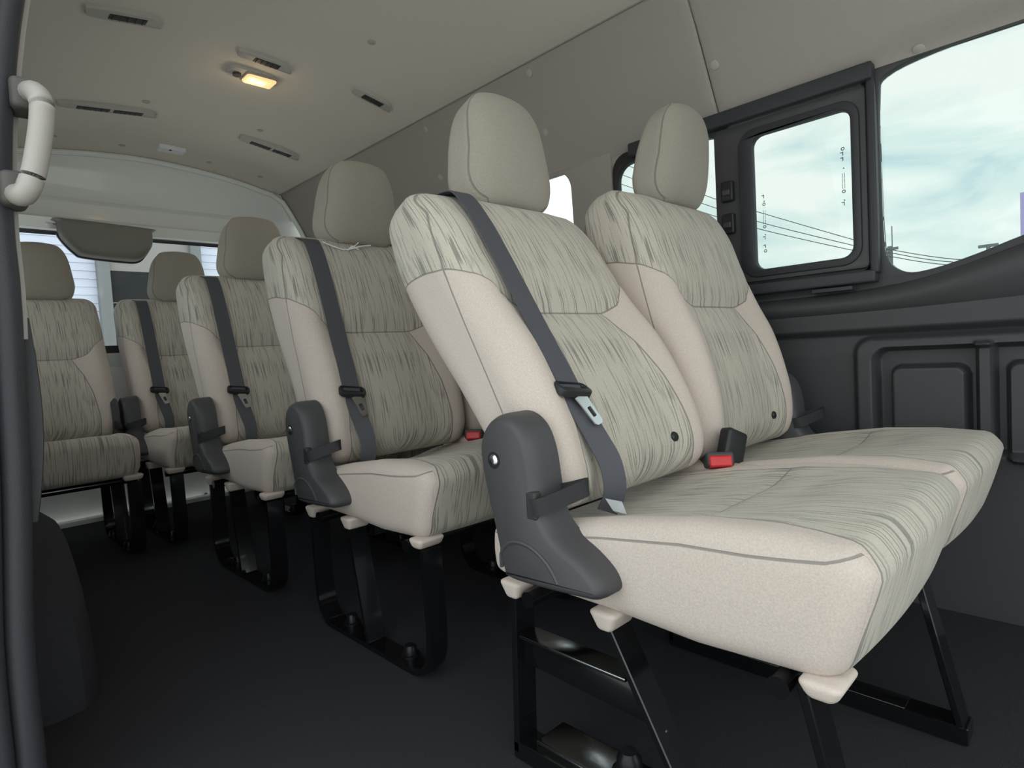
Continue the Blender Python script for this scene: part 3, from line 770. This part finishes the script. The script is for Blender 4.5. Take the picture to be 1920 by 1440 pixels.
BASE = 16.0
def build_bench(loc, label, legs='flat', reclines=(0, 0), seats=2, buttons=False, proto=None, belt=True):
    t = empty('bench_seat', loc, label, 'bench seat', 'beige fabric van bench seats')
    P = {}
    for i in range(seats):
        dx = .47*i
        if proto:
            bk = copy_obj(proto['back'], t)
            hd = copy_obj(proto['head'], bk)
            cu = copy_obj(proto['cush'], t)
        else:
            bk = make_back() if i == 0 else copy_obj(P['back'], t); bk.parent = t
            hd = make_head(bk) if i == 0 else copy_obj(P['head'], bk)
            cu = make_cushion(t) if i == 0 else copy_obj(P['cush'], t)
        bk.location = (dx, HY, HZ); bk.rotation_euler = (-rad(BASE+reclines[i]), 0, 0)
        cu.location = (.47*i, 0, 0)
        if i == 0 and not proto: P['back'], P['head'], P['cush'] = bk, hd, cu
        for px_ in (.185, .31):
            tube('headrest_post', [(px_, .05, .47), (px_, .045, .56)], .006, STEEL, bk)
        if i == 0 and belt: belt_parts(bk)
        if buttons:
            for bx in (.092, .354):
                cyl('fabric_button', (bx, -.046, -.040), (0, -1, 0), .009, .006, BLACKP, bk, prof=[(.010, 0), (.010, .003), (.007, .006), (.003, .006)])
    # recliner cover, aisle side
    cv = make_cover(t)
    cyl('screw_recess', (-.0555, .046, .503), (-1, 0, 0), .013, .001, BLACKP, cv, prof=[(.0125, -.001), (.0125, .001)])
    cyl('screw', (-.056, .046, .503), (-1, 0, 0), .009, .003, STEEL, cv, prof=[(.0085, -.001), (.0085, .001), (.006, .003), (.002, .0032)])
    arc = crom([(-.0555, .045, .345), (-.0575, .040, .372), (-.058, .015, .388), (-.058, -.02, .386), (-.058, -.05, .368), (-.057, -.065, .345)], 4)
    tube('raised_arc', [q+Vector((.0022, 0, 0)) for q in arc], .0032, PLAST, cv, k=6)
    strap_loop(cv)
    # outer cover at the wall side
    if seats == 2:
        cv2 = copy_obj(cv, t); cv2.location = (.925-.004, 0, 0); cv2.scale = (-1, 1, 1)
        cv2.scale = (1, 1, 1); cv2.location = (.98-.035, 0, 0)
        cw = copy_obj([c for c in cv.children if c.name.startswith('strap_loop')][0], cv2)
        buckle(t, (.466, -.032, .418), (rad(70), rad(0), rad(-52)))
        if buttons:
            buckle(t, (.488, -.052, .436), (rad(-8), rad(24), rad(-20)), button=False)
        # fabric gusset between the cushions
        rbox('centre_gusset', (.440, -.35, .30), (.485, .10, .418), .010, PLAINF, t, n=(1, 3, 1))
    # flap where the backrest meets the cushion
    Wt = .47*(seats-1)+.44
    def flapd(p):
        return Vector((p.x, p.y, p.z-.018*sm(p.y, -.06, .06)))
    rbox('rear_flap', (.03, -.04, .33), (Wt-.02, .11, .384), .014, PLAINF, t, n=(6, 3, 1), deform=flapd)
    # frame under the cushion
    for y in (-.33, .05):
        tube('cross_tube', [(.0, y, .275), (Wt, y, .275)], .013, BLACKM, t, k=12)
    legx = (.022, .50) if seats == 2 else (.022, .40)
    ys_ = (.082, -.098, -.375)
    for lx in legx:
        (box_leg if legs == 'box' else flat_leg)(t, lx)
        for y in (ys_ if lx < .1 else ()):
            rbox('leg_boot', (lx-.028, y-.013, .278 if y < -.3 else .270), (lx+.028, y+.013, .30), (.008, .008, .008), PLAINF, t, n=(1, 1, 1),
                 deform=lambda p, lx=lx, y=y: Vector((lx+(p.x-lx)*(1+.25*sm(p.z, .27, .31)), y+(p.y-y)*(1+1.1*sm(p.z, .27, .31)), p.z)))
    return t, P
PLAINF = mat('plain_seat_fabric', PLAIN, .92, bump=.3, bscale=420, spec=.15, var=.08, vscale=420)
b1, PROTO = build_bench((0, 0, 0), 'nearest beige fabric bench seat with reclined aisle backrest, in the foreground', 'box', (8.41, -4.9), buttons=True)
b2, _ = build_bench((.040, .766, 0), 'beige fabric bench seat directly behind the nearest bench, on looped black legs', 'flat', (-3.3, -3.3), proto=PROTO)
b3, _ = build_bench((.031, 1.495, 0), 'beige fabric bench seat third from the foreground, ahead of the rear pair', 'flat', (-1.0, -1.0), proto=PROTO)
b4, _ = build_bench((-.005, 2.29, 0), 'rearmost right-hand beige bench seat, just inside the tailgate', 'flat', (-.1, -.1), proto=PROTO)
b5 = None
# single rear left seat, mirrored so that its cover and belt are on the other side
b5, _ = build_bench((-.100, 2.29, 0), 'beige fabric single seat at the rear left, half hidden by the door pillar', 'flat', (0, 0), seats=1, proto=PROTO, belt=False)
b5.scale = (-1, 1, 1)
for ch in b5.children:
    if ch.name.startswith('backrest'): ch.scale = (-1, 1, 1); ch.location.x = BW-.03
    if ch.name.startswith('recliner_cover'): ch.scale = (.5, 1, 1); ch.location.x = .0

# white tie string under the second bench's headrest
pts = [(604, 453), (625, 462), (645, 468), (662, 466), (676, 462), (695, 460)]
sfn = lambda q: (q.y-(.766+HY))-(q.z-HZ)*math.tan(rad(12.7))+.004
def sp(u, v): return rayhit(u, v, sfn)
bm = bmesh.new()
tube('', crom([sp(*p) for p in pts], 5), .0018, None, bm=bm, k=5)
tube('', crom([sp(p[0]+4, p[1]+3) for p in ((640, 466), (655, 462), (668, 452))], 5), .0015, None, bm=bm, k=5)
tube('', crom([sp(*p) for p in ((652, 470), (660, 462), (672, 468))], 5), .0015, None, bm=bm, k=5)
tag(from_bm('tie_string', bm, PAPER), 'thin white plastic string under the headrest of the second bench', 'string')
# crumpled white tag at the foot of the near belt
bm = bmesh.new()
tp = [(.075, -.052, .432), (.095, -.068, .425), (.10, -.072, .405), (.085, -.058, .412), (.11, -.06, .395)]
vv = [bm.verts.new(p) for p in tp]; bm.faces.new((vv[0], vv[1], vv[3])); bm.faces.new((vv[1], vv[2], vv[3])); bm.faces.new((vv[2], vv[4], vv[3]))
bmesh.ops.solidify(bm, geom=bm.faces[:], thickness=.0008)
tag(from_bm('paper_tag', bm, PAPER, smooth=False), 'small folded white tag at the foot of the nearest seat belt', 'tag')

# ------------------------------------------------------------------ door pillar with seals and grab handle
def pill(name, prof, m, label, cat, parent=None):
    """vertical lofted strip; prof(z)->list of (x,y) ring"""
    zs_ = lin(-.12, 1.62, 36); bm = bmesh.new(); rings = [[bm.verts.new((x, y, z)) for x, y in prof(z)] for z in zs_]
    for a, b in zip(rings, rings[1:]):
        n = len(a)
        for j in range(n): bm.faces.new((a[j], a[(j+1) % n], b[(j+1) % n], b[j]))
    bm.faces.new(rings[0]); bm.faces.new(rings[-1])
    return from_bm(name, bm, m, parent, auto=50)
PX = [(-.12, -.562), (.12, -.556), (.30, -.555), (.52, -.542), (.67, -.537), (.78, -.533), (.88, -.533), (1.02, -.522), (1.18, -.497), (1.35, -.455), (1.62, -.37)]
dp = empty('door_pillar', (0, .45, 0), 'dark rubber-sealed sliding door pillar along the left edge of the photo', 'door pillar')
def ringc(cx, cy, rx, ry, k=12): return [(cx+rx*cos(2*pi*i/k), cy+ry*sin(2*pi*i/k)) for i in range(k)]
def seal(off, cy, rx, ry): return lambda z: ringc(sinterp(z, PX)+off, cy, rx, ry)
pill('inner_seal', seal(-.018, -.0, .018, .022), RUBBER, '', '', dp)
pill('middle_seal', seal(-.046, -.012, .013, .018), RUBBER, '', '', dp)
pill('outer_seal', seal(-.072, -.028, .014, .018), BLACKP, '', '', dp)
def post(z):
    x = sinterp(z, PX); return [(x-.10, -.02), (x-.10, .05), (x-.01, .05), (x-.01, .02)]
pill('body_post', post, WHITE, '', '', dp)
bm = bmesh.new(); rings = []
for z in lin(.46, .745, 20):
    x = sinterp(z, PX)+.006+.010*sin((z-.46)/.285*pi); rings.append([bm.verts.new(q) for q in ((x-.02, .025, z), (x+.001, .02, z), (x+.004, .035, z), (x+.001, .06, z), (x-.02, .06, z))])
for a, b in zip(rings, rings[1:]):
    for j in range(5): bm.faces.new((a[j], a[(j+1) % 5], b[(j+1) % 5], b[j]))
bm.faces.new(rings[0]); bm.faces.new(rings[-1])
from_bm('lower_pillar_trim', bm, TRIMP, dp, auto=50)
def trimr(z):
    x = sinterp(z, PX)+.0; f_ = 1
    w = .010+.004*sm(z, .60, .75)
    return [(x-.015, .012), (x+w*.45, .018), (x+w*.45, .06), (x-.015, .06)]
bm = bmesh.new(); zs_ = lin(.715, 1.62, 26); rings = [[bm.verts.new((x, y, z)) for x, y in trimr(z)] for z in zs_]
for a, b in zip(rings, rings[1:]):
    for j in range(4): bm.faces.new((a[j], a[(j+1) % 4], b[(j+1) % 4], b[j]))
bm.faces.new(rings[0]); bm.faces.new(rings[-1])
from_bm('beige_pillar_trim', bm, BEIGEP, dp, auto=30)
# exterior white door edge low down at the frame's corner
MOUNTM = mat('dark_taupe_plastic', (.10, .092, .085), .6)
# grab handle
gh = empty('grab_handle', (-.52, .40, .9), 'beige curved grab handle with dark ends on the door pillar', 'handle')
hfn = lambda q: q.y-.40
def hp(u, v, y=.40): return rayhit(u, v, lambda q: q.y-y)-Vector((-.52, .40, .9))
hpath = crom([hp(46, 180, .45), hp(62, 172, .41), hp(77, 190, .39), hp(78, 230, .385), hp(70, 290, .385), hp(60, 335, .385), hp(44, 365, .39), hp(22, 360, .44), hp(2, 350, .47), hp(-30, 342, .49)], 6)
n = len(hpath)
tube('grip', hpath, .013, BEIGEP, gh, k=14, rs=[.0138]*n)
rbox('upper_mount', tuple(hp(42, 185, .45)-Vector((.016, .03, .022))), tuple(hp(42, 185, .45)+Vector((.014, .02, .020))), .008, MOUNTM, gh, n=(1, 1, 1))
rbox('lower_mount', tuple(hp(22, 362, .45)-Vector((.016, .04, .024))), tuple(hp(22, 362, .45)+Vector((.016, .01, .022))), .010, MOUNTM, gh, n=(1, 1, 1))

# ------------------------------------------------------------------ outside
struct(rbox('ground', (-40, -40, -.75), (40, 40, -.65), .01, ASPH, n=(1, 1, 1)))
hb = empty('house', (0, 8, -.65), 'white clapboard house with grey-framed dark shutter seen through the rear window', 'house')
def hpnt(u, v, y=8.0):
    d = (r2*((u-960)/F_PX)+u2*(-(v-720)/F_PX)+fwd); t = (y-CP.y)/d.y; return CP+d*t
bm = bmesh.new()
for i in range(60):
    z0 = i*.095
    vs_ = [bm.verts.new(p) for p in ((-8, .0, z0), (6, .0, z0), (6, -.012, z0+.004), (-8, -.012, z0+.004))]
    v3 = [bm.verts.new(p) for p in ((-8, -.002, z0+.095), (6, -.002, z0+.095))]
    bm.faces.new(vs_); bm.faces.new((vs_[3], vs_[2], v3[1], v3[0]))
from_bm('siding', bm, SIDING, hb, smooth=False)
a = hpnt(176, 480); b_ = hpnt(372, 480)
x0, x1 = a.x, b_.x
rbox('backing_wall', (-8, .01, -.05), (6, .2, 5.6), .01, SIDING, hb, n=(1, 1, 1))
ztop = hpnt(195, 450).z+.65; zm = hpnt(195, 508).z+.65
plate('window_surround', [(x0, .2), (x1, .2), (x1, ztop+.5), (x0, ztop+.5)], [[(x0+.13, .35), (x1-.13, .35), (x1-.13, ztop+.35), (x0+.13, ztop+.35)]], 'y', -.12, .0, HFRAME, hb, bevel=.01)
rbox('upper_panel', (x0+.1, -.05, zm), (x1-.1, -.02, ztop+.4), .004, mat('pale_house_panel', (.26, .25, .235), .6), hb, n=(1, 1, 1))
sh_ = rbox('shutter', (x0+.1, -.05, .3), (x1-.1, -.02, zm), .004, HDARK, hb, n=(1, 1, 1))
bm = bmesh.new()
for i in range(14): bmesh.ops.create_cube(bm, size=1, matrix=Matrix.Translation(((x0+x1)/2, -.055, .5+i*.13))@Matrix.Diagonal((x1-x0-.26, .012, .012, 1)))
from_bm('shutter_slats', bm, HFRAME, sh_, smooth=False)
# wires and poles beyond the right-hand windows
def far(u, v, x=26.0):
    d = (r2*((u-960)/F_PX)+u2*(-(v-720)/F_PX)+fwd); t = (x-CP.x)/d.x; return CP+d*t
WL = ['uppermost overhead power line seen through the sliding window', 'middle overhead power line seen through the sliding window', 'lowest overhead power line seen through the sliding window']
for lab, q in zip(WL, ([(1150, 300), (1335, 371), (1430, 400), (1616, 454), (1670, 468), (1790, 486), (1960, 492)], [(1150, 322), (1330, 386), (1430, 418), (1616, 464), (1670, 474), (1770, 490), (1960, 500)], [(1150, 340), (1315, 397), (1430, 431), (1616, 473), (1670, 481), (1760, 495), (1960, 510)])):
    o = tube('power_line', crom([far(*p) for p in q], 6), .016, WIREM, k=5); tag(o, lab, 'power line', 'power lines beyond the right windows')
def pole(u, vt, vb, r, lab, cross):
    a = far(u, vt, 26.1); a2 = a.copy(); a2.z = -.65
    t = empty('utility_pole', (a.x, a.y, -.65), lab, 'utility pole')
    h = a.z+.65
    tube('post', [(0, 0, 0), (0, 0, h)], r, POLEM, t, k=8)
    for dz, w in cross: rbox('crossarm', (-.05, -w, h-dz-.05), (.05, w, h-dz+.05), .01, POLEM, t, n=(1, 1, 1))
    return t
pole(1668, 462, 500, .08, 'utility pole at the lower left corner of the front window', [(.1, .28)])
pole(1853, 458, 470, .06, 'distant utility pole near the right end of the front window sill', [(.05, .28), (.3, .2)])
a = far(1672, 424, 26.3); tag(tube('antenna', [(a.x, a.y, -.65), (a.x, a.y, a.z)], .018, POLEM, k=6), 'thin vertical mast beside the pole in the front window', 'mast')
a = far(1917, 362, 27.5); 
sg = empty('sign_tower', (a.x, a.y-.2, -.65), 'tall lilac sign edge at the far right of the front window', 'sign')
rbox('sign_panel', (-.2, -.9, 3.0), (.2, .25, a.z+.65), .02, LILAC, sg, n=(1, 1, 1)); tube('sign_post', [(0, 0, 0), (0, 0, 3.1)], .1, POLEM, sg)
